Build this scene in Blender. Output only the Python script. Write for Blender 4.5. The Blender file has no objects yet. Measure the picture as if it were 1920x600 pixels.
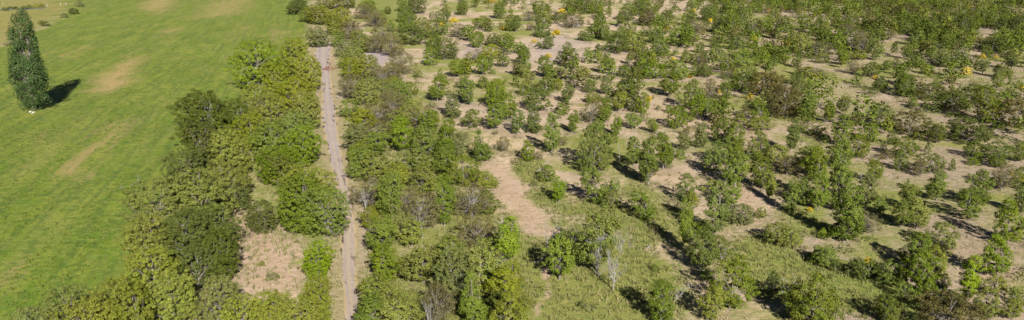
import bpy, math, random
import numpy as np
from mathutils import Vector

rng = np.random.default_rng(7)
random.seed(7)
S = bpy.context.scene
COL = S.collection
R = math.radians

# ------------------------------------------------------------------ camera, sky, sun, exposure
CAM_H, FOC, CX, CY, HORIZON = 40.0, 1600.0, 960.0, 300.0, -130.0     # survey of the photograph (1920 x 600)
PITCH = math.atan((CY - HORIZON) / FOC)
cam = bpy.data.cameras.new('camera')
cam.sensor_width = 36.0
cam.lens = FOC / 1920.0 * 36.0
cam.clip_start, cam.clip_end = 1.0, 9000.0
camo = bpy.data.objects.new('camera', cam)
COL.objects.link(camo)
camo.location = (0, 0, CAM_H)
camo.rotation_euler = (math.pi / 2 - PITCH, 0, 0)
S.camera = camo

SUN_ELEV = R(27.5)
SUN_AZ = math.atan2(0.26, -0.966)          # compass angle from +Y of the direction towards the sun
world = bpy.data.worlds.new('World')
S.world = world
world.use_nodes = True
nt = world.node_tree
sky = nt.nodes.new('ShaderNodeTexSky')
sky.sky_type = 'NISHITA'
sky.sun_disc = False
sky.sun_elevation = SUN_ELEV
sky.sun_rotation = SUN_AZ
sky.altitude = 1500
sky.air_density = 0.3
sky.dust_density = 0.2
bg = nt.nodes['Background']
bg.inputs['Strength'].default_value = 0.05
nt.links.new(sky.outputs[0], bg.inputs[0])
sun = bpy.data.lights.new('sun', 'SUN')
sun.energy = 5.0
sun.angle = R(0.53)
sun.color = (1.0, 0.94, 0.84)
suno = bpy.data.objects.new('sun', sun)
COL.objects.link(suno)
sd = Vector((math.sin(SUN_AZ) * math.cos(SUN_ELEV), math.cos(SUN_AZ) * math.cos(SUN_ELEV), math.sin(SUN_ELEV)))
suno.rotation_euler = sd.to_track_quat('Z', 'Y').to_euler()
suno.location = sd * 400
S.view_settings.view_transform = 'Standard'
S.view_settings.look = 'None'
S.view_settings.exposure = 1.6
S.view_settings.gamma = 1.0
S.cycles.max_bounces = 4
S.cycles.diffuse_bounces = 1
S.cycles.transparent_max_bounces = 4

# ------------------------------------------------------------------ survey helpers: photo point -> point on the ground
SP, CP = math.sin(PITCH), math.cos(PITCH)
def ray(x, y):
    u, v = (x - CX) / FOC, (CY - y) / FOC
    return np.array([u, CP + v * SP, -SP + v * CP])
def ground(x, y):
    d = ray(x, y)
    t = CAM_H / -d[2]
    return np.array([d[0] * t, d[1] * t])
def px_m(y):                       # photo pixels per metre (across) at a ground point seen at row y
    g = ground(CX, y)
    return FOC / (g[1] * CP + CAM_H * SP)
def height_m(x, y, h):             # real height of an upright thing that spans h rows above its base
    g = ground(x, y)
    d = ray(x, y - h)
    return CAM_H + d[2] * g[1] / d[1]

_nk = [(0.021, 0.013, 0.3, .5), (-0.017, 0.034, 1.7, .35), (0.06, -0.045, 4.1, .16), (0.09, 0.11, 2.2, .10), (0.21, -0.17, .4, .05)]
def relief(x, y):                  # gentle ground undulation
    z = 0
    for a, b, p, k in _nk:
        z = z + k * np.sin(a * x + b * y + p)
    return z * 0.35

def vnoise(x, y, s, seed):         # smooth value noise 0..1 on numpy arrays
    t = np.random.default_rng(seed).random((256, 256))
    fx, fy = x / s, y / s
    ix, iy = np.floor(fx).astype(int), np.floor(fy).astype(int)
    fx, fy = fx - ix, fy - iy
    fx, fy = fx * fx * (3 - 2 * fx), fy * fy * (3 - 2 * fy)
    g = lambda a, b: t[a % 256, b % 256]
    return (g(ix, iy) * (1 - fx) + g(ix + 1, iy) * fx) * (1 - fy) + (g(ix, iy + 1) * (1 - fx) + g(ix + 1, iy + 1) * fx) * fy

def poly_sd(P, X, Y):              # signed distance to a polygon, positive inside
    d = np.full(X.shape, 1e9)
    ins = np.zeros(X.shape, bool)
    n = len(P)
    for i in range(n):
        ax, ay = P[i]; bx, by = P[(i + 1) % n]
        ex, ey = bx - ax, by - ay
        wx, wy = X - ax, Y - ay
        t = np.clip((wx * ex + wy * ey) / (ex * ex + ey * ey + 1e-9), 0, 1)
        d = np.minimum(d, (wx - ex * t) ** 2 + (wy - ey * t) ** 2)
        c = ((ay > Y) != (by > Y)) & (X < (bx - ax) * (Y - ay) / (by - ay + 1e-12) + ax)
        ins ^= c
    d = np.sqrt(d)
    return np.where(ins, d, -d)
def wpoly(pts):
    return [tuple(ground(x, y)) for x, y in pts]
def soft(P, X, Y, w):
    return np.clip(poly_sd(P, X, Y) / w * 0.5 + 0.5, 0, 1)

# ------------------------------------------------------------------ mesh helpers
def mesh_obj(name, me, mats, parent=None):
    o = bpy.data.objects.new(name, me)
    COL.objects.link(o)
    if not isinstance(mats, (list, tuple)):
        mats = [mats]
    if not me.materials:
        for m in mats:
            me.materials.append(m)
    if parent:
        o.parent = parent
    return o
def np_mesh(name, V, F, smooth=False, midx=None):
    V = np.asarray(V, np.float32); F = np.asarray(F, np.int32)
    k = F.shape[1]
    me = bpy.data.meshes.new(name)
    me.vertices.add(len(V)); me.vertices.foreach_set('co', V.ravel())
    me.loops.add(F.size); me.loops.foreach_set('vertex_index', F.ravel())
    me.polygons.add(len(F)); me.polygons.foreach_set('loop_start', np.arange(0, F.size, k, dtype=np.int32))
    if smooth:
        me.polygons.foreach_set('use_smooth', np.ones(len(F), bool))
    if midx is not None:
        me.polygons.foreach_set('material_index', np.asarray(midx, np.int32))
    me.update(calc_edges=True)
    return me
def tag(o, label=None, cat=None, group=None, kind=None):
    for k, v in (('label', label), ('category', cat), ('group', group), ('kind', kind)):
        if v:
            o[k] = v
    return o
def empty(name, loc, rz=0.0, sc=(1, 1, 1)):
    o = bpy.data.objects.new(name, None)
    COL.objects.link(o)
    o.location = loc; o.rotation_euler = (0, 0, rz); o.scale = sc
    o.empty_display_size = 0.3
    return o

# ------------------------------------------------------------------ materials
def new_mat(name):
    m = bpy.data.materials.new(name); m.use_nodes = True
    n = m.node_tree
    for x in list(n.nodes):
        n.nodes.remove(x)
    return m, n, n.nodes, n.links
def N(ns, typ, **kw):
    n = ns.new(typ)
    for k, v in kw.items():
        setattr(n, k, v)
    return n
def mixc(ns, ln, f, a, b, blend='MIX'):
    m = ns.new('ShaderNodeMix'); m.data_type = 'RGBA'; m.blend_type = blend
    for i, v in ((0, f), (6, a), (7, b)):
        if hasattr(v, 'node'): ln.new(v, m.inputs[i])
        elif i == 0: m.inputs[0].default_value = v
        else: m.inputs[i].default_value = (*v, 1)
    return m.outputs[2]
def mathn(ns, ln, op, a, b=0.0, c=0.0, clamp=False):
    m = ns.new('ShaderNodeMath'); m.operation = op; m.use_clamp = clamp
    for i, v in enumerate((a, b, c)):
        if hasattr(v, 'node'): ln.new(v, m.inputs[i])
        else: m.inputs[i].default_value = v
    return m.outputs[0]
def ramp(ns, ln, f, lo, hi):
    m = ns.new('ShaderNodeMapRange'); m.clamp = True
    ln.new(f, m.inputs[0]); m.inputs[1].default_value = lo; m.inputs[2].default_value = hi
    return m.outputs[0]
def noise(ns, ln, vec, scale, detail=4, rough=0.6):
    n = ns.new('ShaderNodeTexNoise'); n.inputs['Scale'].default_value = scale
    n.inputs['Detail'].default_value = detail; n.inputs['Roughness'].default_value = rough
    ln.new(vec, n.inputs['Vector'])
    return n.outputs['Fac']

def leaf_mat(name, c1, c2, c3, transl=0.07, rough=0.5, hue_spread=0.014):
    """c1/c2 leaf tones mixed leaf by leaf, c3 an occasional dry or young tone."""
    m, n, ns, ln = new_mat(name)
    geo = N(ns, 'ShaderNodeNewGeometry'); oi = N(ns, 'ShaderNodeObjectInfo'); tc = N(ns, 'ShaderNodeTexCoord')
    rnd = geo.outputs['Random Per Island']
    nz = noise(ns, ln, tc.outputs['Object'], 0.9, 2)
    f = mathn(ns, ln, 'ADD', mathn(ns, ln, 'MULTIPLY', rnd, 0.6), mathn(ns, ln, 'MULTIPLY', ramp(ns, ln, nz, 0.35, 0.65), 0.4))
    col = mixc(ns, ln, f, c1, c2)
    r3 = mathn(ns, ln, 'FRACT', mathn(ns, ln, 'MULTIPLY', rnd, 37.13))
    n2 = noise(ns, ln, tc.outputs['Object'], 0.55, 2)
    dry = mathn(ns, ln, 'MULTIPLY', mathn(ns, ln, 'GREATER_THAN', r3, 0.72), ramp(ns, ln, n2, 0.45, 0.65))
    col = mixc(ns, ln, dry, col, c3)
    hs = N(ns, 'ShaderNodeHueSaturation')
    ln.new(col, hs.inputs['Color'])
    orn = oi.outputs['Random']
    ln.new(mathn(ns, ln, 'MULTIPLY_ADD', orn, hue_spread, 0.5 - hue_spread / 2), hs.inputs['Hue'])
    o2 = mathn(ns, ln, 'FRACT', mathn(ns, ln, 'MULTIPLY', orn, 17.7))
    ln.new(mathn(ns, ln, 'MULTIPLY_ADD', o2, 0.28, 0.86), hs.inputs['Value'])
    o3 = mathn(ns, ln, 'FRACT', mathn(ns, ln, 'MULTIPLY', orn, 91.3))
    ln.new(mathn(ns, ln, 'MULTIPLY_ADD', o3, 0.18, 0.88), hs.inputs['Saturation'])
    b = N(ns, 'ShaderNodeBsdfPrincipled'); b.inputs['Roughness'].default_value = rough
    b.inputs['Specular IOR Level'].default_value = 0.04
    ln.new(hs.outputs[0], b.inputs['Base Color'])
    t = N(ns, 'ShaderNodeBsdfTranslucent'); ln.new(mixc(ns, ln, 1.0, hs.outputs[0], (1.05, 1.1, 0.6), 'MULTIPLY'), t.inputs[0])
    mx = N(ns, 'ShaderNodeMixShader'); mx.inputs[0].default_value = transl
    ln.new(b.outputs[0], mx.inputs[1]); ln.new(t.outputs[0], mx.inputs[2])
    o = N(ns, 'ShaderNodeOutputMaterial'); ln.new(mx.outputs[0], o.inputs[0])
    return m

def plain_mat(name, c1, c2, scale=3.0, rough=0.9, bump=0.3):
    m, n, ns, ln = new_mat(name)
    tc = N(ns, 'ShaderNodeTexCoord')
    f = noise(ns, ln, tc.outputs['Object'], scale, 6)
    b = N(ns, 'ShaderNodeBsdfPrincipled'); b.inputs['Roughness'].default_value = rough
    b.inputs['Specular IOR Level'].default_value = 0.2
    ln.new(mixc(ns, ln, ramp(ns, ln, f, .35, .65), c1, c2), b.inputs['Base Color'])
    bp = N(ns, 'ShaderNodeBump'); bp.inputs['Strength'].default_value = bump; bp.inputs['Distance'].default_value = 0.05
    ln.new(f, bp.inputs['Height']); ln.new(bp.outputs[0], b.inputs['Normal'])
    o = N(ns, 'ShaderNodeOutputMaterial'); ln.new(b.outputs[0], o.inputs[0])
    return m

LEAF = {
    't': leaf_mat('leaf_green',      (0.0480, 0.0672, 0.0081), (0.0892, 0.1101, 0.0161), (0.1142, 0.1172, 0.0243)),
    'g': leaf_mat('leaf_fresh',      (0.0532, 0.0796, 0.0071), (0.0962, 0.1262, 0.0151), (0.1210, 0.1324, 0.0212)),
    'L': leaf_mat('leaf_lime',       (0.0708, 0.1111, 0.0069), (0.1229, 0.1637, 0.0148), (0.1472, 0.1637, 0.0216)),
    'o': leaf_mat('leaf_olive',      (0.0746, 0.0898, 0.0080), (0.1268, 0.1424, 0.0194), (0.1472, 0.1363, 0.0308)),
    'd': leaf_mat('leaf_dark',       (0.0361, 0.0492, 0.0071), (0.0694, 0.0832, 0.0151), (0.0841, 0.0796, 0.0222)),
    'r': leaf_mat('leaf_greygreen',  (0.0713, 0.0842, 0.0192), (0.1142, 0.1262, 0.0324), (0.1339, 0.1289, 0.0455)),
    'b': leaf_mat('leaf_brownish',   (0.0593, 0.0555, 0.0192), (0.1022, 0.0913, 0.0314), (0.1193, 0.0895, 0.0374)),
    'm': leaf_mat('leaf_dark_brown', (0.0446, 0.0403, 0.0122), (0.0807, 0.0690, 0.0212), (0.0627, 0.0725, 0.0141)),
    'p': leaf_mat('leaf_poplar',     (.018, .036, .009), (.042, .066, .020), (.090, .104, .048), hue_spread=.01),
    'y': leaf_mat('blossom_yellow',  (.40, .25, .008), (.56, .38, .014), (.26, .20, .02), transl=.1, hue_spread=.01),
}
TONE = {'t': 'mid green', 'g': 'fresh green', 'L': 'bright lime green', 'o': 'yellowish olive', 'd': 'dark green', 'r': 'pale grey-green', 'b': 'brownish grey', 'm': 'dark brown'}
BARK = plain_mat('bark', (.065, .056, .048), (.15, .135, .118), 2.5, bump=.5)
BLEACHED = plain_mat('bleached_wood', (.11, .104, .098), (.22, .21, .20), 5, bump=.4)
REDWOOD = plain_mat('red_brown_twigs', (.115, .062, .048), (.20, .115, .085), 5)
STONE = plain_mat('pale_stone', (.26, .245, .22), (.40, .38, .35), 3)

# ground: one material, region masks are stored on the mesh (meadow, grass, bare, dry / grey, lush)
def ground_mat():
    m, n, ns, ln = new_mat('earth_and_grass')
    tc = N(ns, 'ShaderNodeTexCoord'); P = tc.outputs['Object']
    A = N(ns, 'ShaderNodeAttribute', attribute_name='cover'); sA = N(ns, 'ShaderNodeSeparateColor'); ln.new(A.outputs['Color'], sA.inputs[0])
    B = N(ns, 'ShaderNodeAttribute', attribute_name='cover_b'); sB = N(ns, 'ShaderNodeSeparateColor'); ln.new(B.outputs['Color'], sB.inputs[0])
    meadow, grass, bare, dry = sA.outputs[0], sA.outputs[1], sA.outputs[2], A.outputs['Alpha']
    grey, lush, track = sB.outputs[0], sB.outputs[1], sB.outputs[2]
    def nz(s, d=5, r=.6): return noise(ns, ln, P, s, d, r)
    n_big, n_mid, n_fine, n_vf = nz(.035, 4), nz(.16, 5), nz(.9, 5, .7), nz(3.2, 4, .75)
    # stretched noise for the mowing swathes of the meadow
    mp = N(ns, 'ShaderNodeMapping'); mp.vector_type = 'TEXTURE'; mp.inputs['Rotation'].default_value = (0, 0, R(12)); mp.inputs['Scale'].default_value = (1.0, 4.5, 1)
    mp.vector_type = 'TEXTURE'; ln.new(P, mp.inputs[0])
    n_sw = noise(ns, ln, mp.outputs[0], .22, 4, .55)
    n_sf = noise(ns, ln, mp.outputs[0], .9, 4, .6)
    # soil of the open woodland
    soil = mixc(ns, ln, ramp(ns, ln, n_mid, .36, .64), (.385, .302, .205), (.285, .215, .135))
    soil = mixc(ns, ln, mathn(ns, ln, 'MULTIPLY', ramp(ns, ln, n_big, .42, .6), .55), soil, (.345, .275, .220))
    soil = mixc(ns, ln, mathn(ns, ln, 'MULTIPLY', ramp(ns, ln, n_fine, .50, .70), .5), soil, (.165, .130, .070))
    soil = mixc(ns, ln, mathn(ns, ln, 'MULTIPLY', ramp(ns, ln, n_vf, .58, .75), .45), soil, (.130, .105, .060))
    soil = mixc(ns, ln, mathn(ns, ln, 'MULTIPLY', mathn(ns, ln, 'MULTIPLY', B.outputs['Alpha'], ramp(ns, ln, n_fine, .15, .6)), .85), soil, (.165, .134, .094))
    greyc = mixc(ns, ln, ramp(ns, ln, n_fine, .35, .7), (.290, .245, .245), (.210, .175, .170))
    gk = mathn(ns, ln, 'MULTIPLY_ADD', ramp(ns, ln, n_mid, .3, .7), .5, mathn(ns, ln, 'MULTIPLY_ADD', grey, 1.5, -.5), True)
    soil = mixc(ns, ln, gk, soil, greyc)
    barec = mixc(ns, ln, ramp(ns, ln, n_fine, .35, .7), (.340, .245, .178), (.255, .180, .125))
    soil = mixc(ns, ln, bare, soil, barec)
    # rough grass
    gr = mixc(ns, ln, ramp(ns, ln, n_fine, .35, .65), (.205, .192, .060), (.122, .150, .034))
    gr = mixc(ns, ln, mathn(ns, ln, 'MULTIPLY', ramp(ns, ln, n_vf, .5, .7), .6), gr, (.070, .092, .026))
    gr = mixc(ns, ln, lush, gr, mixc(ns, ln, ramp(ns, ln, n_fine, .35, .65), (.098, .146, .024), (.072, .112, .018)))
    thr = mathn(ns, ln, 'ADD', mathn(ns, ln, 'MULTIPLY', n_mid, .6), mathn(ns, ln, 'MULTIPLY', n_fine, .4))
    gf = ramp(ns, ln, mathn(ns, ln, 'ADD', mathn(ns, ln, 'MULTIPLY_ADD', grass, 1.0, -.5), mathn(ns, ln, 'MULTIPLY_ADD', thr, 1.2, -.6)), -.12, .18)
    col = mixc(ns, ln, gf, soil, gr)
    # meadow
    mq = N(ns, 'ShaderNodeMapping'); mq.vector_type = 'TEXTURE'; mq.inputs['Rotation'].default_value = (0, 0, R(12)); mq.inputs['Scale'].default_value = (1.0, 22.0, 1)
    ln.new(P, mq.inputs[0])
    n_ln = noise(ns, ln, mq.outputs[0], .75, 3, .6)
    n_bl = nz(.42, 5, .68)
    n_pt = nz(.075, 4, .6)
    me = mixc(ns, ln, ramp(ns, ln, n_sw, .40, .60), (.092, .138, .012), (.164, .184, .030))
    me = mixc(ns, ln, mathn(ns, ln, 'MULTIPLY', ramp(ns, ln, n_pt, .44, .64), .7), me, (.076, .126, .014))
    me = mixc(ns, ln, mathn(ns, ln, 'MULTIPLY', ramp(ns, ln, n_sf, .50, .66), .6), me, (.166, .160, .044))
    me = mixc(ns, ln, mathn(ns, ln, 'MULTIPLY', ramp(ns, ln, n_bl, .49, .60), .75), me, (.054, .094, .018))
    n_ol = noise(ns, ln, mp.outputs[0], .16, 6, .7)
    me = mixc(ns, ln, mathn(ns, ln, 'MULTIPLY', ramp(ns, ln, n_ol, .50, .66), .55), me, (.168, .164, .050))
    me = mixc(ns, ln, mathn(ns, ln, 'MULTIPLY', ramp(ns, ln, n_ln, .50, .62), .55), me, (.050, .080, .020))
    me = mixc(ns, ln, mathn(ns, ln, 'MULTIPLY', ramp(ns, ln, n_fine, .50, .62), .7), me, (.188, .196, .042))
    me = mixc(ns, ln, mathn(ns, ln, 'MULTIPLY', ramp(ns, ln, n_vf, .52, .64), .6), me, (.040, .066, .016))
    me = mixc(ns, ln, mathn(ns, ln, 'MULTIPLY', lush, .3), me, (.082, .146, .012))
    dryc = mixc(ns, ln, ramp(ns, ln, n_fine, .35, .65), (.310, .232, .110), (.215, .160, .062))
    df = ramp(ns, ln, mathn(ns, ln, 'ADD', dry, mathn(ns, ln, 'MULTIPLY_ADD', mathn(ns, ln, 'ADD', n_ln, n_fine), 1.1, -1.1)), .25, .85)
    me = mixc(ns, ln, df, me, dryc)
    col = mixc(ns, ln, meadow, col, me)
    col = mixc(ns, ln, track, col, mixc(ns, ln, ramp(ns, ln, n_fine, .35, .65), (.275, .220, .140), (.200, .168, .090)))
    b = N(ns, 'ShaderNodeBsdfPrincipled'); b.inputs['Roughness'].default_value = .95; b.inputs['Specular IOR Level'].default_value = .08
    ln.new(col, b.inputs['Base Color'])
    hgt = mathn(ns, ln, 'ADD', mathn(ns, ln, 'MULTIPLY', n_fine, .7), mathn(ns, ln, 'MULTIPLY', n_vf, .5))
    bp = N(ns, 'ShaderNodeBump'); bp.inputs['Strength'].default_value = .75; bp.inputs['Distance'].default_value = .35
    ln.new(hgt, bp.inputs['Height']); ln.new(bp.outputs[0], b.inputs['Normal'])
    o = N(ns, 'ShaderNodeOutputMaterial'); ln.new(b.outputs[0], o.inputs[0])
    return m
EARTH = ground_mat()

def road_mat():
    m, n, ns, ln = new_mat('packed_gravel')
    tc = N(ns, 'ShaderNodeTexCoord'); P = tc.outputs['Object']
    A = N(ns, 'ShaderNodeAttribute', attribute_name='across')   # 0 centre .. 1 edge
    ac = A.outputs['Fac']
    n1, n2, n3 = noise(ns, ln, P, .25, 5), noise(ns, ln, P, 1.6, 5, .7), noise(ns, ln, P, 6, 3, .7)
    T = N(ns, 'ShaderNodeAttribute', attribute_name='earthy').outputs['Fac']
    c = mixc(ns, ln, ramp(ns, ln, n1, .35, .65), (.280, .238, .226), (.250, .214, .210))
    c = mixc(ns, ln, T, c, mixc(ns, ln, ramp(ns, ln, n1, .35, .65), (.290, .235, .188), (.250, .205, .170)))
    c = mixc(ns, ln, mathn(ns, ln, 'MULTIPLY', ramp(ns, ln, n2, .45, .62), .65), c, (.190, .155, .125))
    rut = mathn(ns, ln, 'SUBTRACT', 1, mathn(ns, ln, 'MULTIPLY', mathn(ns, ln, 'ABSOLUTE', mathn(ns, ln, 'SUBTRACT', ac, .48)), 4.5, clamp=True), clamp=True)
    c = mixc(ns, ln, mathn(ns, ln, 'MULTIPLY', rut, .7), c, (.225, .184, .165))
    e = ramp(ns, ln, mathn(ns, ln, 'ADD', ac, mathn(ns, ln, 'MULTIPLY_ADD', n2, .8, -.4)), .70, .95)
    c = mixc(ns, ln, e, c, mixc(ns, ln, ramp(ns, ln, n3, .4, .6), (.315, .240, .135), (.250, .195, .090)))
    mid = mathn(ns, ln, 'MULTIPLY', ramp(ns, ln, mathn(ns, ln, 'SUBTRACT', 1, ac), .82, 1.0), ramp(ns, ln, n2, .40, .6))
    c = mixc(ns, ln, mathn(ns, ln, 'MULTIPLY', mid, .8), c, (.300, .240, .130))
    b = N(ns, 'ShaderNodeBsdfPrincipled'); b.inputs['Roughness'].default_value = .95; b.inputs['Specular IOR Level'].default_value = .1
    ln.new(c, b.inputs['Base Color'])
    bp = N(ns, 'ShaderNodeBump'); bp.inputs['Strength'].default_value = .5; bp.inputs['Distance'].default_value = .08
    ln.new(n2, bp.inputs['Height']); ln.new(bp.outputs[0], b.inputs['Normal'])
    o = N(ns, 'ShaderNodeOutputMaterial'); ln.new(b.outputs[0], o.inputs[0])
    return m
ROAD = road_mat()

# --- the survey: base column, base row, height and crown width in photo pixels, tone letter; a trailing * marks a woodland tree of the grove
SURVEY_GROVE = """
555 26 30 48 d;600 46 42 52 o;594 88 42 50 r;640 52 42 52 o;660 74 40 62 b;692 24 28 38 g;672 98 42 50 o;637 88 34 28 g;702 50 32 44 b;722 82 40 50 b;612 16 30 46 o;652 14 30 46 o;684 34 32 44 b;712 44 28 30 o;624 66 40 46 o;575 40 26 40 o;705 100 36 44 b;650 108 36 44 r
486 168 98 92 L;562 146 80 72 o;576 172 72 58 o;512 192 76 76 o;550 216 76 72 o;573 246 76 60 o;506 252 76 80 o;395 276 108 118 d;450 266 82 80 d;472 286 76 70 o;545 286 82 80 g;520 312 86 84 g;568 316 82 72 g;532 348 76 76 g;375 322 92 92 d;430 336 96 96 o;352 346 70 70 d;485 225 70 70 o
300 440 112 122 r;375 426 112 122 o;430 388 92 84 o;446 398 50 52 d;290 502 106 112 o;350 502 112 112 d;398 476 106 108 d;406 526 96 92 d;376 546 92 92 d;300 562 106 112 o;330 612 106 104 o;412 602 92 82 r;220 632 122 92 o;268 640 120 92 o;140 628 98 112 r;56 642 70 90 r;180 652 102 102 o
500 640 94 104 o;560 642 98 104 o;596 624 112 80 o;460 652 102 92 o;598 520 74 60 L;570 432 110 106 g;617 446 104 88 g;578 388 84 96 o;497 434 60 64 d;526 352 70 66 d
"""
SURVEY_STRIP = """
662 132 46 56 o;690 152 50 56 o;656 152 46 40 o;714 168 44 50 b;660 190 52 56 b;690 202 54 56 o;657 224 36 38 g;712 240 46 52 b;682 252 46 58 o;676 292 58 56 r;706 302 60 56 g;662 270 36 28 r;682 346 66 66 g;702 352 60 54 o;690 396 60 64 b;742 368 60 56 o;735 412 92 72 t;718 482 82 64 t;716 540 74 66 g;712 596 78 76 o;750 640 80 80 o
780 332 56 52 t;790 376 64 62 o;832 336 58 56 t;866 356 60 68 t;910 356 30 52 o;830 426 94 46 g;786 442 76 72 b;756 452 50 52 r;886 416 66 76 b;892 472 68 72 b;944 502 104 60 L;792 542 84 76 o;850 582 108 96 r;836 522 76 74 t;896 562 110 82 o;886 622 112 62 g;816 626 82 94 b;946 592 82 82 o;952 642 82 72 o;770 612 66 62 o;925 612 60 50 d
772 470 58 54 o;694 440 50 44 o;728 610 66 60 o;690 640 80 70 g;762 408 60 50 b;912 410 50 46 t;930 560 62 50 g;704 270 40 44 b;760 330 46 44 r;738 180 36 40 o;676 312 40 40 o
732 236 66 62 b;752 206 54 46 g;776 242 52 40 o;756 292 76 50 g;790 252 50 62 b;808 256 46 42 g;806 302 64 62 t;838 306 76 44 g;840 262 36 34 g;860 298 50 42 r;750 142 46 52 b;735 108 44 50 b;737 158 40 52 b;700 172 30 40 r;722 190 36 40 r;770 180 26 30 o;745 262 50 46 r
"""
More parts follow.
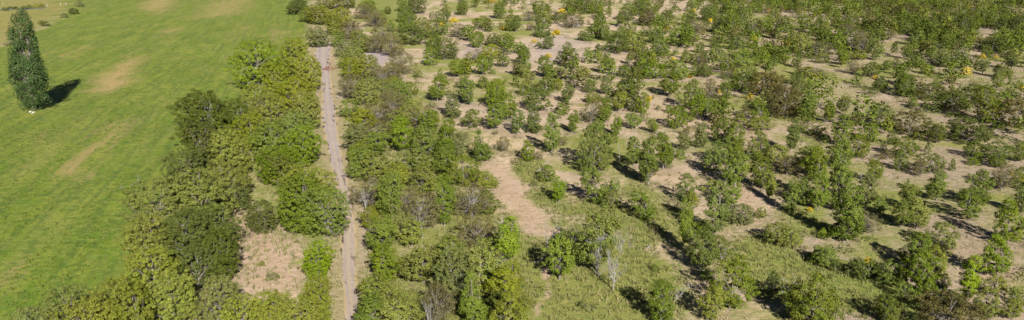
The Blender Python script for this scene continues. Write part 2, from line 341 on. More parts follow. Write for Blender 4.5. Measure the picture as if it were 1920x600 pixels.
SURVEY_OPEN = """
728 26 14 15 d;732 60 20 15 t;760 22 30 30 g;784 26 32 32 d;757 42 30 32 g;768 62 35 40 g;773 85 32 52 d;791 70 34 30 o;838 30 20 18 o;832 43 24 25 t;865 28 26 26 t;905 54 22 30 t;820 66 28 30 t;860 71 24 36 b;880 78 28 26 g;896 90 28 28 t;925 86 22 32 d;948 88 24 24 t;814 100 30 30 t;833 112 38 42 d;808 124 31 27 L;890 116 22 28 b;905 141 36 28 g;916 132 30 16 g;925 138 10 13 L;852 146 34 30 g;870 140 26 24 g;945 126 26 24 t;920 110 26 34 o;940 35 30 30 t;955 59 28 24 t;785 146 14 18 r;825 151 20 11 o;848 110 18 20 b
968 60 28 24 t;992 40 18 22 b;1012 26 22 26 t;1020 55 26 26 t;1014 70 24 28 t;1025 92 30 28 t;1040 38 16 22 b;1075 53 26 38 b;1070 20 24 26 t;1100 20 28 30 t;1121 26 26 24 t;1098 77 20 32 g;1126 50 22 22 t;1130 75 24 24 t;1155 98 32 42 d;1178 40 30 30 t;1196 30 34 26 t;1160 50 22 20 t;1165 72 20 22 t;1186 98 22 36 o;974 100 20 22 L;976 122 34 32 t;978 146 24 28 o;1022 146 38 32 t;1075 129 34 22 t;1065 100 20 18 t;1050 149 18 30 b;1120 118 22 15 o;1143 139 38 24 t;1180 120 24 15 o;1168 146 22 24 t;1192 149 22 30 d;1095 146 18 24 o;994 58 14 18 b
1215 49 28 36 m;1236 50 20 18 g;1230 80 24 28 t;1208 26 24 24 t;1270 86 32 40 g;1290 81 34 28 t;1305 63 24 38 b;1300 82 22 24 b;1325 39 28 26 t;1345 63 32 30 t;1362 26 18 22 d;1368 66 38 30 t;1390 50 34 26 t;1412 69 30 30 d;1337 89 20 13 t;1315 99 18 18 t;1346 117 30 28 g;1380 93 26 26 d;1392 134 38 42 g;1416 110 26 14 t;1431 112 20 16 o;1236 106 30 40 t;1215 126 28 26 t;1250 129 26 26 t;1286 118 20 26 o;1310 121 20 24 b;1330 119 24 24 t;1270 151 34 38 g;1230 149 28 40 g;1320 146 24 32 d;1361 149 18 28 b;1381 149 20 20 o;1410 149 24 24 t
1450 53 30 26 o;1468 59 28 22 b;1505 59 28 30 t;1530 65 26 28 t;1543 71 24 26 o;1500 101 34 36 o;1535 109 30 46 b;1570 92 26 36 t;1580 123 32 26 t;1541 119 18 22 o;1490 126 26 17 t;1445 131 22 20 g;1456 112 22 28 t;1586 70 24 26 b;1618 100 38 26 b;1627 100 34 17 t;1646 80 22 22 t;1655 56 26 26 t;1665 76 18 30 b;1610 113 18 26 o;1641 113 26 20 g;1600 139 24 24 b;1635 146 26 28 t;1660 133 18 20 t;1526 147 18 50 b
1700 39 30 38 m;1695 63 24 34 t;1742 71 34 40 d;1770 56 28 30 t;1805 69 38 32 d;1822 55 30 28 t;1718 86 26 24 g;1700 111 26 18 t;1725 101 22 20 t;1743 106 26 24 o;1775 91 24 28 t;1795 96 20 30 d;1760 126 30 44 r;1716 126 13 50 r;1843 52 26 28 d;1860 51 26 24 g;1885 36 20 20 m;1886 57 22 30 d;1911 59 30 32 d;1905 86 24 26 t;1885 76 20 20 t;1860 101 26 36 d;1846 111 22 24 t;1886 96 24 18 t;1895 133 32 28 d;1840 141 28 24 t;1875 149 24 36 t;1740 141 18 22 g
822 194 46 40 g;852 225 52 29 r;880 199 50 30 g;865 166 18 24 b;884 245 34 31 t;810 206 12 22 r;930 206 50 40 g;928 247 50 36 t;950 231 50 40 g;905 306 54 34 g;942 289 26 26 b;872 263 11 14 b;930 256 8 13 b
968 255 40 28 g;980 181 24 17 t;1020 181 36 26 t;1000 173 34 24 o;1005 213 40 38 t;1004 253 54 29 t;1036 291 67 27 g;1064 195 34 26 t;1043 171 20 22 o;1072 251 38 21 t;1055 219 16 9 g;1045 226 16 15 r;1105 176 22 22 t;1137 179 28 26 r;1110 196 20 32 o;1108 233 36 42 b;1134 231 48 27 g;1120 249 22 26 g;1160 211 36 28 o;1176 186 34 40 d;1190 211 34 25 d;1156 256 34 22 g;1152 271 18 13 g;1187 245 32 26 g;1112 326 80 64 t;1120 387 60 52 t;1150 363 26 25 g;992 305 34 25 g;1010 304 16 20 b;1190 312 50 27 t;1050 276 14 22 b
1206 213 34 27 g;1206 229 18 14 g;1255 183 44 40 t;1290 207 50 40 t;1308 223 40 30 g;1270 243 38 38 g;1330 186 34 30 b;1325 216 28 28 g;1348 233 44 36 g;1360 189 30 24 t;1375 171 28 20 t;1395 173 34 40 d;1430 181 40 48 m;1425 233 40 34 g;1388 231 18 22 o;1396 216 16 22 b;1235 208 10 11 r;1255 213 14 17 g;1312 277 48 27 r;1290 256 18 20 b;1283 285 30 26 r;1355 271 42 44 t;1378 279 44 32 t;1345 311 44 42 g;1380 313 40 32 t;1426 246 22 42 o;1428 301 48 36 t;1275 299 16 23 g;1246 319 72 36 t;1215 347 96 42 t;1225 251 26 22 g
1468 223 56 62 m;1450 176 36 42 m;1493 181 36 32 t;1517 221 62 34 g;1550 231 40 30 t;1580 214 35 23 t;1483 286 56 29 t;1522 255 28 42 r;1578 276 52 46 t;1545 266 13 26 g;1605 236 20 24 b;1645 239 40 44 t;1635 267 32 32 g;1608 297 40 40 t;1572 316 42 42 g;1648 171 24 26 d;1625 178 12 20 r;1610 166 11 22 r;1640 179 12 22 r;1670 271 24 17 t;1655 283 13 13 r;1660 299 16 32 b;1516 313 34 42 r;1455 312 36 46 o
1697 183 36 40 t;1742 189 30 46 d;1712 201 14 22 g;1782 211 36 52 d;1752 173 22 15 g;1843 231 64 50 t;1828 196 34 32 t;1868 170 32 22 r;1870 241 14 26 g;1795 221 10 32 t;1900 239 48 54 m;1706 253 40 62 m;1812 273 48 82 d;1755 269 32 34 d;1725 263 14 22 t;1692 298 36 36 t;1825 296 28 30 t;1832 303 16 19 L;1868 303 34 42 t;1908 281 16 26 t;1912 302 24 26 t;1895 161 15 11 t;1740 286 18 12 r
1025 343 28 31 t;1002 351 12 17 r;1049 381 43 27 L;1145 393 30 40 r;1212 416 48 47 g;1116 512 116 80 t;1048 529 80 57 L
1287 379 48 34 t;1293 472 86 36 g;1316 516 70 56 t;1342 448 94 46 t;1330 326 42 38 t;1376 351 66 46 g;1370 393 48 36 g;1388 425 36 46 r;1428 356 60 36 t;1425 411 20 22 o;1330 362 20 32 o;1296 386 24 28 o;1318 446 28 30 g;1442 374 42 22 o
1478 400 56 28 g;1503 386 44 30 g;1532 396 60 40 g;1572 396 120 42 g;1540 341 62 44 t;1520 331 44 42 o;1586 453 102 58 g;1622 392 58 38 r;1628 441 36 42 b;1640 342 40 29 t;1648 403 30 30 g;1690 431 50 42 t;1455 463 38 48 r;1480 467 34 42 o;1543 449 18 20 L;1475 331 32 52 b
1688 319 32 24 t;1752 375 58 36 g;1740 326 34 44 t;1704 396 52 36 t;1722 431 66 37 o;1825 385 60 50 t;1814 416 50 47 g;1876 356 42 42 b;1860 351 18 18 g;1886 456 70 50 g;1868 521 72 44 g;1906 351 36 26 t;1914 401 60 36 t;1765 471 46 52 r;1725 331 30 26 b;1785 319 20 12 t;1825 309 12 26 g;1866 313 26 32 t
1240 613 76 46 g;1325 531 22 31 L;1365 591 82 66 t;1336 609 62 50 o;1350 492 38 38 r;1448 561 40 32 d;1520 626 88 92 t;1492 602 56 40 o;1530 496 30 42 g;1550 506 34 36 g;1565 511 20 22 d;1602 521 30 38 r;1625 531 36 42 t;1665 541 44 48 g;1658 613 46 48 d
1702 501 58 48 g;1726 557 72 56 g;1690 546 40 36 d;1752 531 60 42 o;1697 566 30 32 g;1770 541 22 24 o;1811 569 82 38 L;1901 571 26 19 g;1860 557 36 38 o;1740 566 34 36 g;1848 601 52 42 o;1895 604 42 38 o;1785 592 40 42 r;1762 632 64 104 m
85 50 10 16 d;44 82 8 14 r;76 46 8 12 r;138 28 11 18 d;149 14 12 16 r;121 34 8 15 r;52 17 7 20 o;25 19 6 22 d;72 15 7 18 o;10 21 6 14 d;12 88 8 10 b
1230 512 12 20 t;975 545 22 26 o;1180 560 16 22 r;1100 588 18 26 r;985 590 24 30 o;510 526 14 26 r;490 500 9 14 o;1362 478 11 14 L;1395 470 9 15 r;1410 560 10 16 r;960 520 26 28 o
"""
def parse(s):
    out = []
    for line in s.strip().split('\n'):
        for it in line.split(';'):
            a = it.split()
            if len(a) == 5:
                out.append((*map(float, a[:4]), a[4]))
    return out

# ------------------------------------------------------------------ the ground
MEADOW = wpoly([(578, -60), (585, 40), (560, 120), (520, 190), (470, 262), (430, 330), (400, 400), (380, 480), (330, 560), (270, 640), (150, 760),
                (-500, 900), (-900, 300), (-300, 118), (0, 88), (40, 72), (85, 50), (130, 22), (160, -8), (175, -60)])
FARFIELD = wpoly([(-900, 300), (-300, 118), (0, 88), (40, 72), (85, 50), (130, 22), (160, -8), (175, -60), (-300, -60), (-1500, 60)])
DRY = [([(158, 172), (205, 128), (262, 104), (268, 130), (238, 156), (195, 178)], .85, 5),
       ([(105, 330), (165, 268), (235, 222), (242, 238), (205, 275), (150, 345)], .8, 5),
       ([(298, 62), (330, 46), (345, 54), (312, 72)], .7, 5), ([(112, 108), (160, 84), (172, 90), (130, 112)], .7, 5),
       ([(255, 12), (300, -10), (345, -10), (300, 30)], .8, 9), ([(345, 38), (400, -12), (500, -12), (470, 26), (410, 34)], .55, 12),
       ([(490, 60), (520, 50), (560, 62), (540, 80), (500, 76)], .5, 8), ([(-60, 560), (0, 470), (50, 470), (50, 520), (10, 580)], .40, 5),
       ([(60, 250), (120, 215), (150, 220), (90, 268)], .4, 6), ([(330, 100), (380, 80), (400, 92), (350, 112)], .35, 5), ([(20, 330), (60, 290), (80, 300), (40, 345)], .4, 4), ([(420, 60), (470, 40), (490, 52), (440, 74)], .4, 6), ([(205, 45), (250, 20), (270, 30), (215, 60)], .35, 8)]
GRASS = [([(890, 640), (890, 500), (930, 430), (985, 345), (960, 300), (1010, 300), (1065, 372), (1185, 385), (1255, 425), (1215, 500), (1275, 560), (1290, 640)], 1.0, 3, 0),
         ([(1010, 345), (1070, 385), (1200, 420), (1180, 470), (1090, 440), (1040, 420)], .5, 4, .55),
         ([(1375, 445), (1440, 445), (1560, 500), (1700, 555), (1690, 590), (1620, 600), (1470, 555), (1420, 520)], .95, 3, .1),
         ([(1440, 462), (1560, 505), (1720, 560), (1700, 575), (1550, 520), (1450, 480)], 1.0, 2, .55),
         ([(1500, 140), (1560, 150), (1700, 202), (1930, 268), (1930, 292), (1850, 285), (1760, 240), (1600, 212), (1520, 170)], .50, 3, .0),
         ([(455, 470), (520, 425), (560, 425), (590, 470), (560, 500), (530, 455)], 1.0, 2, .75), ([(500, 345), (530, 345), (540, 420), (500, 420)], .9, 3, .2),
         ([(640, 640), (690, 480), (700, 380), (650, 250), (640, 80), (700, 60), (760, 160), (790, 260), (900, 330), (960, 420), (900, 640)], .66, 5, 0),
         ([(400, 640), (440, 480), (400, 400), (440, 330), (520, 200), (560, 60), (600, 60), (600, 300), (640, 430), (620, 640)], .62, 5, .1),
         ([(760, 170), (780, 150), (790, 200), (830, 250), (900, 280), (880, 305), (800, 270)], .75, 3, 0),
         ([(680, 0), (740, -20), (760, 40), (745, 90), (710, 60)], .85, 6, .1), ([(1180, 330), (1230, 345), (1290, 400), (1300, 440), (1230, 400), (1190, 370)], .8, 3, .05),
         ([(1470, 400), (1510, 395), (1560, 430), (1540, 450), (1480, 430)], .9, 3, .3), ([(1480, 250), (1545, 250), (1560, 290), (1500, 290)], .7, 3, .2)]
BARE = [([(925, 308), (962, 325), (990, 372), (1032, 408), (1046, 442), (1010, 455), (972, 432), (945, 380), (920, 340)], .85, 3.0),
        ([(1000, 602), (1012, 560), (1018, 515), (1036, 480), (1040, 515), (1026, 565), (1015, 605)], .9, .5),
        ([(452, 392), (500, 425), (552, 455), (572, 505), (555, 545), (515, 560), (470, 535), (452, 470), (430, 420)], .8, 2.5),
        ([(1385, 360), (1400, 350), (1425, 400), (1412, 415), (1395, 395)], .8, 1.5)]
GREY = [([(686, 98), (716, 96), (732, 108), (716, 126), (690, 142), (684, 120)], 1.0, 3), ([(722, 134), (750, 138), (752, 150), (728, 156)], 1.0, 3),
        ([(990, 78), (1050, 56), (1125, 84), (1090, 112), (1010, 120), (950, 100)], .55, 10), ([(860, 80), (930, 88), (900, 108), (850, 105)], .7, 8),
        ([(666, 385), (684, 385), (694, 450), (688, 520), (672, 520), (674, 450)], 1.0, .6), ([(1540, 60), (1660, 60), (1640, 90), (1560, 90)], .5, 10)]
ROAD_PX = [(609, 84, 15), (606, 100, 16), (606, 118, 14), (611, 134, 9), (612, 150, 9), (613, 170, 10), (614, 190, 11.5), (617, 215, 13.5), (619, 240, 14), (623, 265, 12.5), (628, 290, 11.5), (634, 320, 11.5),
           (641, 350, 11.5), (648, 380, 12), (652, 410, 13), (653, 440, 14), (653, 470, 14.5), (653, 500, 14), (655, 530, 13.5), (659, 565, 14), (664, 605, 15), (668, 660, 16)]
def build_ground():
    def axis(a, b, step, lo, hi):
        c = list(np.arange(a, b + step * .5, step))
        s, v = step, b
        while v < hi:
            s *= 1.35; v += s; c.append(v)
        s, v = step, a
        pre = []
        while v > lo:
            s *= 1.35; v -= s; pre.append(v)
        return np.array(pre[::-1] + c)
    xs = axis(-200, 240, 1.3, -4000, 4000)
    ys = axis(66, 420, 1.3, -600, 6000)
    X, Y = np.meshgrid(xs, ys)
    fade = np.clip(1.6 - np.hypot(X, Y - 200) / 800, 0, 1)
    Z = relief(X, Y) * fade
    nx, ny = len(xs), len(ys)
    x, y = X.ravel(), Y.ravel()
    V = np.stack([x, y, Z.ravel()], 1)
    wob = lambda s, k, sd_: (vnoise(x, y, s, sd_) - .5) * k
    wx, wy = x + wob(7, 5, 1) + wob(2.5, 2, 2), y + wob(9, 9, 3) + wob(3, 4, 4)
    meadow = soft(MEADOW, x + wob(6, 3, 5), y + wob(6, 3, 6), 2.0)
    far = soft(FARFIELD, x, y, 4.0)
    dry = np.zeros_like(x); grass = np.full_like(x, .45) + (vnoise(x, y, 16, 9) - .5) * .6 + (vnoise(x, y, 6, 10) - .5) * .45
    bare = np.zeros_like(x); grey = np.zeros_like(x); lush = np.zeros_like(x); track = np.zeros_like(x)
    for p, s, w in DRY:
        dry = np.maximum(dry, s * soft(wpoly(p), wx, wy, w))
    for p, s, w, l in GRASS:
        k = soft(wpoly(p), wx, wy, w)
        grass = grass * (1 - k) + k * s; lush = np.maximum(lush, k * l)
    for p, s, w in BARE:
        k = s * soft(wpoly(p), x + wob(3, 1.6, 21), y + wob(3, 3, 22), w)
        bare = np.maximum(bare, k); grass = grass * (1 - k) + k * .12
    for p, s, w in GREY:
        k = s * soft(wpoly(p), x + wob(3, 1.0, 23), y + wob(5, 4, 24), w)
        grey = np.maximum(grey, k); grass = grass * (1 - k * .9)
    # dry verge beside the gravel road
    rp = np.array([[*ground(a, b), w * .97 / px_m(b)] for a, b, w in ROAD_PX])
    vg = np.zeros_like(x)
    sel = (np.abs(x + 35) < 40) & (y < 420) & (y > 60)
    dd = np.full(sel.sum(), 1e9)
    for (ax, ay, aw), (bx, by, bw) in zip(rp[:-1], rp[1:]):
        ex, ey = bx - ax, by - ay
        t = np.clip(((x[sel] - ax) * ex + (y[sel] - ay) * ey) / (ex * ex + ey * ey), 0, 1)
        dd = np.minimum(dd, np.hypot(x[sel] - ax - ex * t, y[sel] - ay - ey * t) - (aw + (bw - aw) * t))
    vg[sel] = np.clip(1 - (dd - .9) / 1.6, 0, 1)
    track = np.maximum(track, vg * .92)
    # lusher green along the wood's edge in the meadow
    lush = np.maximum(lush, meadow * np.clip(1.15 - poly_sd(MEADOW, x, y) / 26, 0, 1) * (y < 230) * .8)
    lush = np.maximum(lush, meadow * np.clip((150 - y) / 60, 0, .8))
    dry = np.maximum(dry, far * .52)
    md = np.maximum(meadow, far)
    A = np.stack([md, np.clip(grass, 0, 1), bare, dry], 1).astype(np.float32)
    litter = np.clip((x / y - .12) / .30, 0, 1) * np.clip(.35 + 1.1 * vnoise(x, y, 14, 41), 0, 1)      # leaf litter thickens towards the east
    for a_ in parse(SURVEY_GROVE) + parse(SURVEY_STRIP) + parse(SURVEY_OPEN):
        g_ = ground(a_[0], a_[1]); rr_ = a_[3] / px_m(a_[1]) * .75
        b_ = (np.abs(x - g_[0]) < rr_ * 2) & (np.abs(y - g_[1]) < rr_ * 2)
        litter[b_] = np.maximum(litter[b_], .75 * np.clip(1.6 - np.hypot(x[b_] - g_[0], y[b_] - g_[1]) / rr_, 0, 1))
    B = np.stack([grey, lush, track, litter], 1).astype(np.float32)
    i = np.arange(ny - 1)[:, None] * nx + np.arange(nx - 1)[None]
    F = np.stack([i, i + 1, i + nx + 1, i + nx], -1).reshape(-1, 4)
    fm = md[F].mean(1) > .5
    ff = far[F].mean(1) > .5
    for name, sel in (('ground', ~fm), ('meadow', fm & ~ff), ('dry_field', fm & ff)):
        f = F[sel]
        u, inv = np.unique(f, return_inverse=True)
        me = np_mesh(name, V[u], inv.reshape(-1, 4), smooth=True)
        for an, D in (('cover', A), ('cover_b', B)):
            at = me.attributes.new(an, 'FLOAT_COLOR', 'POINT')
            at.data.foreach_set('color', D[u].ravel())
        o = mesh_obj(name, me, EARTH)
        tag(o, kind='structure')
    # gravel road ribbon
    dens = []
    for (a, b) in zip(rp[:-1], rp[1:]):
        k = max(2, int(abs(b[1] - a[1]) / .6))
        for j in range(k):
            dens.append(a + (b - a) * j / k)
    dens = np.array(dens)
    for c in range(3):
        s_ = np.copy(dens[:, c]); s_[4:-4] = np.convolve(dens[:, c], np.ones(9) / 9, 'same')[4:-4]; dens[:, c] = s_
    K = 13
    Vr, ac, ea = [], [], []
    for q, (cx_, cy_, w) in enumerate(dens):
        for j in range(K):
            u = (j / (K - 1)) * 2 - 1
            ww = w * (1 + .34 * (vnoise(np.array([cy_]), np.array([u * 40.]), 2.6, 31)[0] - .5) * 2 + .16 * (vnoise(np.array([cy_]), np.array([u * 40.]), .9, 33)[0] - .5))
            xx = cx_ + u * ww
            Vr.append((xx, cy_, float(relief(xx, cy_)) + .045 - .02 * abs(u) - (.03 if abs(abs(u) - .48) < .1 else 0)))
            ac.append(abs(u)); ea.append(float(np.clip((155 - cy_) / 30, 0, 1)))
    i = np.arange(len(dens) - 1)[:, None] * K + np.arange(K - 1)[None]
    F = np.stack([i, i + K, i + K + 1, i + 1], -1).reshape(-1, 4)
    me = np_mesh('dirt_road', Vr, F, smooth=True)
    at = me.attributes.new('across', 'FLOAT', 'POINT'); at.data.foreach_set('value', np.array(ac, np.float32))
    at = me.attributes.new('earthy', 'FLOAT', 'POINT'); at.data.foreach_set('value', np.array(ea, np.float32))
    ob = mesh_obj('dirt_road', me, ROAD)
    tag(ob, kind='structure')
    # make sure the ribbon faces up
    if me.polygons[0].normal.z < 0:
        me.flip_normals()
    return rp
road_pts = build_ground()

# ------------------------------------------------------------------ trees
def unit(v):
    return v / (np.linalg.norm(v, axis=-1, keepdims=True) + 1e-9)
def leaves(C, Rr, n, size, r, flat=.75, up=.12, jit=.6, centre=None):
    """Leaf sprays spread over clumps with centres C and radii Rr; returns quads."""
    m = len(C)
    idx = np.repeat(np.arange(m), n)
    k = len(idx)
    d = unit(r.normal(size=(k, 3)))
    rad = r.uniform(.5, 1.0, k) ** .5
    rad *= 1 + .13 * r.normal(size=k)
    sc = np.stack([Rr, Rr, Rr * flat], 1)[idx]
    p = C[idx] + d * rad[:, None] * sc
    out = d
    if centre is not None:
        out = unit(d + .95 * unit(C[idx] - centre))
    nn = unit(out * .75 + np.array([0, 0, up]) + jit * r.normal(size=(k, 3)))
    a = unit(np.cross(nn, r.normal(size=(k, 3))))
    b = np.cross(nn, a)
    L = size * r.uniform(.6, 1.35, k)[:, None]
    W = L * r.uniform(.45, .75, k)[:, None]
    q = np.stack([p - a * L * .5, p + b * W * .5 - nn * L * .08, p + a * L * .5, p - b * W * .5 - nn * L * .08], 1)
    return q.reshape(-1, 3), np.arange(k * 4).reshape(-1, 4)
def tube(pts, rads, sides=5):
    pts = np.asarray(pts, float)
    V, F = [], []
    for i, p in enumerate(pts):
        t = pts[min(i + 1, len(pts) - 1)] - pts[max(i - 1, 0)]
        t = t / (np.linalg.norm(t) + 1e-9)
        a = np.cross(t, [0.31, .95, .11]); a /= np.linalg.norm(a) + 1e-9
        b = np.cross(t, a)
        for s in range(sides):
            an = 2 * math.pi * s / sides
            V.append(p + (a * math.cos(an) + b * math.sin(an)) * rads[i])
    for i in range(len(pts) - 1):
        for s in range(sides):
            s2 = (s + 1) % sides
            F.append((i * sides + s, i * sides + s2, (i + 1) * sides + s2, (i + 1) * sides + s))
    return V, F
class Wood:
    def __init__(self): self.V, self.F = [], []
    def add(self, pts, rads, sides=5):
        v, f = tube(pts, rads, sides); o = len(self.V)
        self.V += v; self.F += [tuple(i + o for i in q) for q in f]
    def mesh(self, name):
        return np_mesh(name, np.array(self.V), np.array(self.F), smooth=True)

def crown_points(r, n, prof, W, H, z0, shell=.55, minsep=.55, holes=8, hole_r=.7):
    """Clump centres inside a lumpy envelope; prof(t) gives relative radius at relative height t; round gaps are left open."""
    lob = unit(r.normal(size=(8, 3))); lk = r.uniform(-.5, .42, 8)
    def cand(m, sh):
        t = r.uniform(0, 1, m); th = r.uniform(0, 2 * math.pi, m)
        rr = np.array([prof(a) for a in t])
        d = unit(np.stack([np.cos(th), np.sin(th), (t - .5) * 1.3], 1))
        bump = 1 + (lk * np.maximum(0, d @ lob.T) ** 3).sum(1)
        rad = rr * W * .5 * bump * (sh + (1 - sh) * np.sqrt(r.uniform(0, 1, m)))
        return np.stack([rad * np.cos(th), rad * np.sin(th), z0 + (H - z0) * t], 1)
    hc = cand(holes, .95); hr = hole_r * r.uniform(.6, 1.3, holes)
    pts = np.zeros((0, 3))
    for p in cand(n * 14, shell):
        if len(pts) >= n: break
        if len(pts) and (np.sum((pts - p) ** 2, 1) < minsep ** 2).any(): continue
        if (np.sum((hc - p) ** 2, 1) < hr ** 2).any(): continue
        pts = np.vstack([pts, p])
    return pts

def make_tree(r, H, W, z0, prof, n, clump, nl, leaf, trunk_r, lean=.06, minsep=.5, shell=.45, branches=None, flat=.75, twig=0, jit=.34, holes=8, hole_r=.7):
    P = crown_points(r, n, prof, W - clump * .5, H - clump * .4, z0 + clump * .45, shell, minsep, holes, hole_r)
    # the odd lower bough and stray tuft break the outline
    for _ in range(max(1, n // 9)):
        i = r.integers(len(P)); P = np.vstack([P, P[i] * np.array([1.22, 1.22, 1.02]) + r.normal(size=3) * .25])
    Rr = clump * r.uniform(.65, 1.25, len(P))
    wood = Wood()
    lx, ly = r.normal(size=2) * lean * H
    def axis(t):
        return np.array([lx * t * t + .03 * H * math.sin(5 * t + lx), ly * t * t + .03 * H * math.cos(4 * t), H * .86 * t])
    P[:, 0] += lx * ((P[:, 2] / H) ** 2); P[:, 1] += ly * ((P[:, 2] / H) ** 2)
    ts = np.linspace(-.03, 1, 8)
    wood.add([axis(t) for t in ts], [trunk_r * (1.35 if t < 0 else 1) * (1 - .85 * max(t, 0)) for t in ts], 7)
    order = r.permutation(len(P))[: (branches or len(P))]
    for i in order:
        p = P[i]
        t0 = np.clip((p[2] / H) * r.uniform(.35, .75), .12, .9)
        a = axis(t0)
        mid = a + (p - a) * .5 + np.array([0, 0, r.uniform(-.05, .06) * H]) + r.normal(size=3) * .06 * W
        r0 = trunk_r * (.5 - .32 * t0)
        wood.add([a, mid, p], [r0, r0 * .6, r0 * .22], 5)
        for _ in range(twig):
            e = p + unit(r.normal(size=3) + np.array([0, 0, .4])) * clump * r.uniform(.8, 1.5)
            wood.add([mid * .35 + p * .65, p, e], [r0 * .35, r0 * .22, r0 * .10], 3)
    cen = np.array([lx * .4, ly * .4, z0 + (H - z0) * .42])
    V, F = leaves(P, Rr, nl, leaf, r, flat=flat, centre=cen, jit=jit)
    return wood.mesh('trunk'), V, F

dome = lambda t: math.sqrt(max(0, 1 - (2 * (t - .42)) ** 2 * .78)) if t > .42 else math.sqrt(max(0, 1 - ((.42 - t) / .42) ** 2 * .55))
egg = lambda t: max(.12, math.sin(math.pi * min(1, (t * .86 + .12))) ** .65)
cone = lambda t: max(.10, (1 - t) ** .62 * min(1, .45 + t * 3.5))
pop = lambda t: max(.16, min(1, .55 + t * 1.9) * (1 - max(0, t - .3) / .7 * .50) * (1 if t < .94 else .7))
bushp = lambda t: math.sqrt(max(.02, 1 - (t * .98) ** 2))
VAR = {}
def variant(kind, i, **kw):
    r = np.random.default_rng(sum(map(ord, kind)) * 101 + i * 17)
    tm, V, F = make_tree(r, **kw)
    VAR.setdefault(kind, []).append(dict(trunk=tm, V=V, F=F, H=kw['H'], W=kw['W'], crowns={}))
for i in range(8):
    variant('grove', i, H=8.6, W=8.2, z0=.4, prof=dome, n=270, clump=.38, nl=84, leaf=.165, trunk_r=.22, minsep=.64, shell=.28, branches=40, lean=.03, holes=26, hole_r=.8, flat=.85)
for i in range(9):
    variant('tree', i, H=5.2, W=3.9, z0=.2 + .3 * (i % 3), prof=egg, n=104, clump=.31, nl=84, leaf=.135, trunk_r=.10, minsep=.40, shell=.30, branches=26, lean=.08, holes=12, hole_r=.6)
for i in range(8):
    variant('tall', i, H=6.6, W=2.9, z0=.2 + .35 * (i % 3), prof=egg if i % 2 else cone, n=108, clump=.30, nl=84, leaf=.135, trunk_r=.10, minsep=.38, shell=.28, branches=28, lean=.07, holes=13, hole_r=.56)
for i in range(6):
    variant('broad', i, H=4.2, W=5.2, z0=.1 + .2 * (i % 3), prof=dome, n=126, clump=.32, nl=84, leaf=.135, trunk_r=.10, minsep=.42, shell=.32, branches=28, lean=.05, holes=14, hole_r=.6)
for i in range(6):
    variant('bush', i, H=1.9, W=2.5, z0=.05, prof=bushp, n=46, clump=.24, nl=50, leaf=.115, trunk_r=.05, minsep=.27, shell=.35, branches=14, lean=.05, holes=5, hole_r=.32)
for i in range(6):
    variant('twiggy', i, H=4.6, W=5.0, z0=.5, prof=dome, n=110, clump=.34, nl=44, leaf=.13, trunk_r=.12, minsep=.42, shell=.4, branches=70, twig=2, lean=.08, jit=.7, holes=12, hole_r=.6)
for i in range(4):
    variant('scrubby', i, H=1.8, W=2.6, z0=.1, prof=bushp, n=28, clump=.28, nl=30, leaf=.14, trunk_r=.04, minsep=.3, shell=.4, branches=20, twig=2, jit=.7, holes=3, hole_r=.35)
def crown_obj(v, tone, parent):
    if 'me' not in v:
        v['me'] = np_mesh('crown', v['V'], v['F'])
        v['me'].materials.append(LEAF['t'])
    o = bpy.data.objects.new('crown', v['me'])
    COL.objects.link(o)
    o.parent = parent
    o.material_slots[0].link = 'OBJECT'
    o.material_slots[0].material = LEAF[tone]
    return o
for L_ in VAR.values():
    for v in L_:
        v['trunk'].materials.append(BARK)

PLACED = []            # records for the labels
def place_tree(x, y, h, w, tone, zone):
    s = px_m(y)
    wm = w / s
    g = ground(x, y)
    hm = height_m(x, y, h)
    if hm > 2.2 and zone != 'grove' and w / h < .8:
        back = .10 * wm
    else:
        back = .32 * wm
    # a wide low crown shows its front rim lowest, so its stem stands behind that rim
    d = g / np.linalg.norm(g)
    if zone != 'grove':
        g = g + d * back
    hm = max(.5, hm * (1.06 - .08 * min(1.5, w / max(h, 1))))
    asp = wm / hm
    if tone == 'b':
        kind = 'twiggy' if hm > 2.3 else 'scrubby'
    elif zone == 'grove' and hm > 4.5:
        kind = 'grove'
    elif hm < 2.3:
        kind = 'scrubby' if tone == 'r' and hm < 1.6 else 'bush'
    elif hm > 6.2 and asp > .72:
        kind = 'grove'
    elif asp < .62:
        kind = 'tall'
    elif asp < .98:
        kind = 'tree'
    else:
        kind = 'broad'
    L_ = VAR[kind]
    v = L_[int(rng.integers(len(L_)))]
    name = {'grove': 'woodland_tree', 'tree': 'savanna_tree', 'tall': 'savanna_tree', 'broad': 'spreading_tree', 'bush': 'bush', 'twiggy': 'twiggy_tree', 'scrubby': 'twiggy_bush'}[kind]
    sx = wm / v['W'] * (1.05 if zone == 'grove' else 1.02 if zone == 'strip' else 1.16); sz = hm / v['H'] * (1.0 if zone != 'open' else 1.16)
    t = empty(name, (g[0], g[1], float(relief(g[0], g[1]))), rng.uniform(0, 6.283), (sx * rng.uniform(.95, 1.06), sx * rng.uniform(.95, 1.06), sz))
    t.rotation_euler = (rng.normal() * .05, rng.normal() * .05, t.rotation_euler[2])
    mesh_obj('trunk', v['trunk'], BARK, t)
    crown_obj(v, tone, t)
    PLACED.append(dict(o=t, x=x, y=y, h=hm, w=wm, tone=tone, kind=kind, zone=zone, gx=g[0], gy=g[1]))
    return t
for a in parse(SURVEY_GROVE): place_tree(*a, 'grove')
for a in parse(SURVEY_STRIP): place_tree(*a, 'strip')
for a in parse(SURVEY_OPEN): place_tree(*a, 'open')

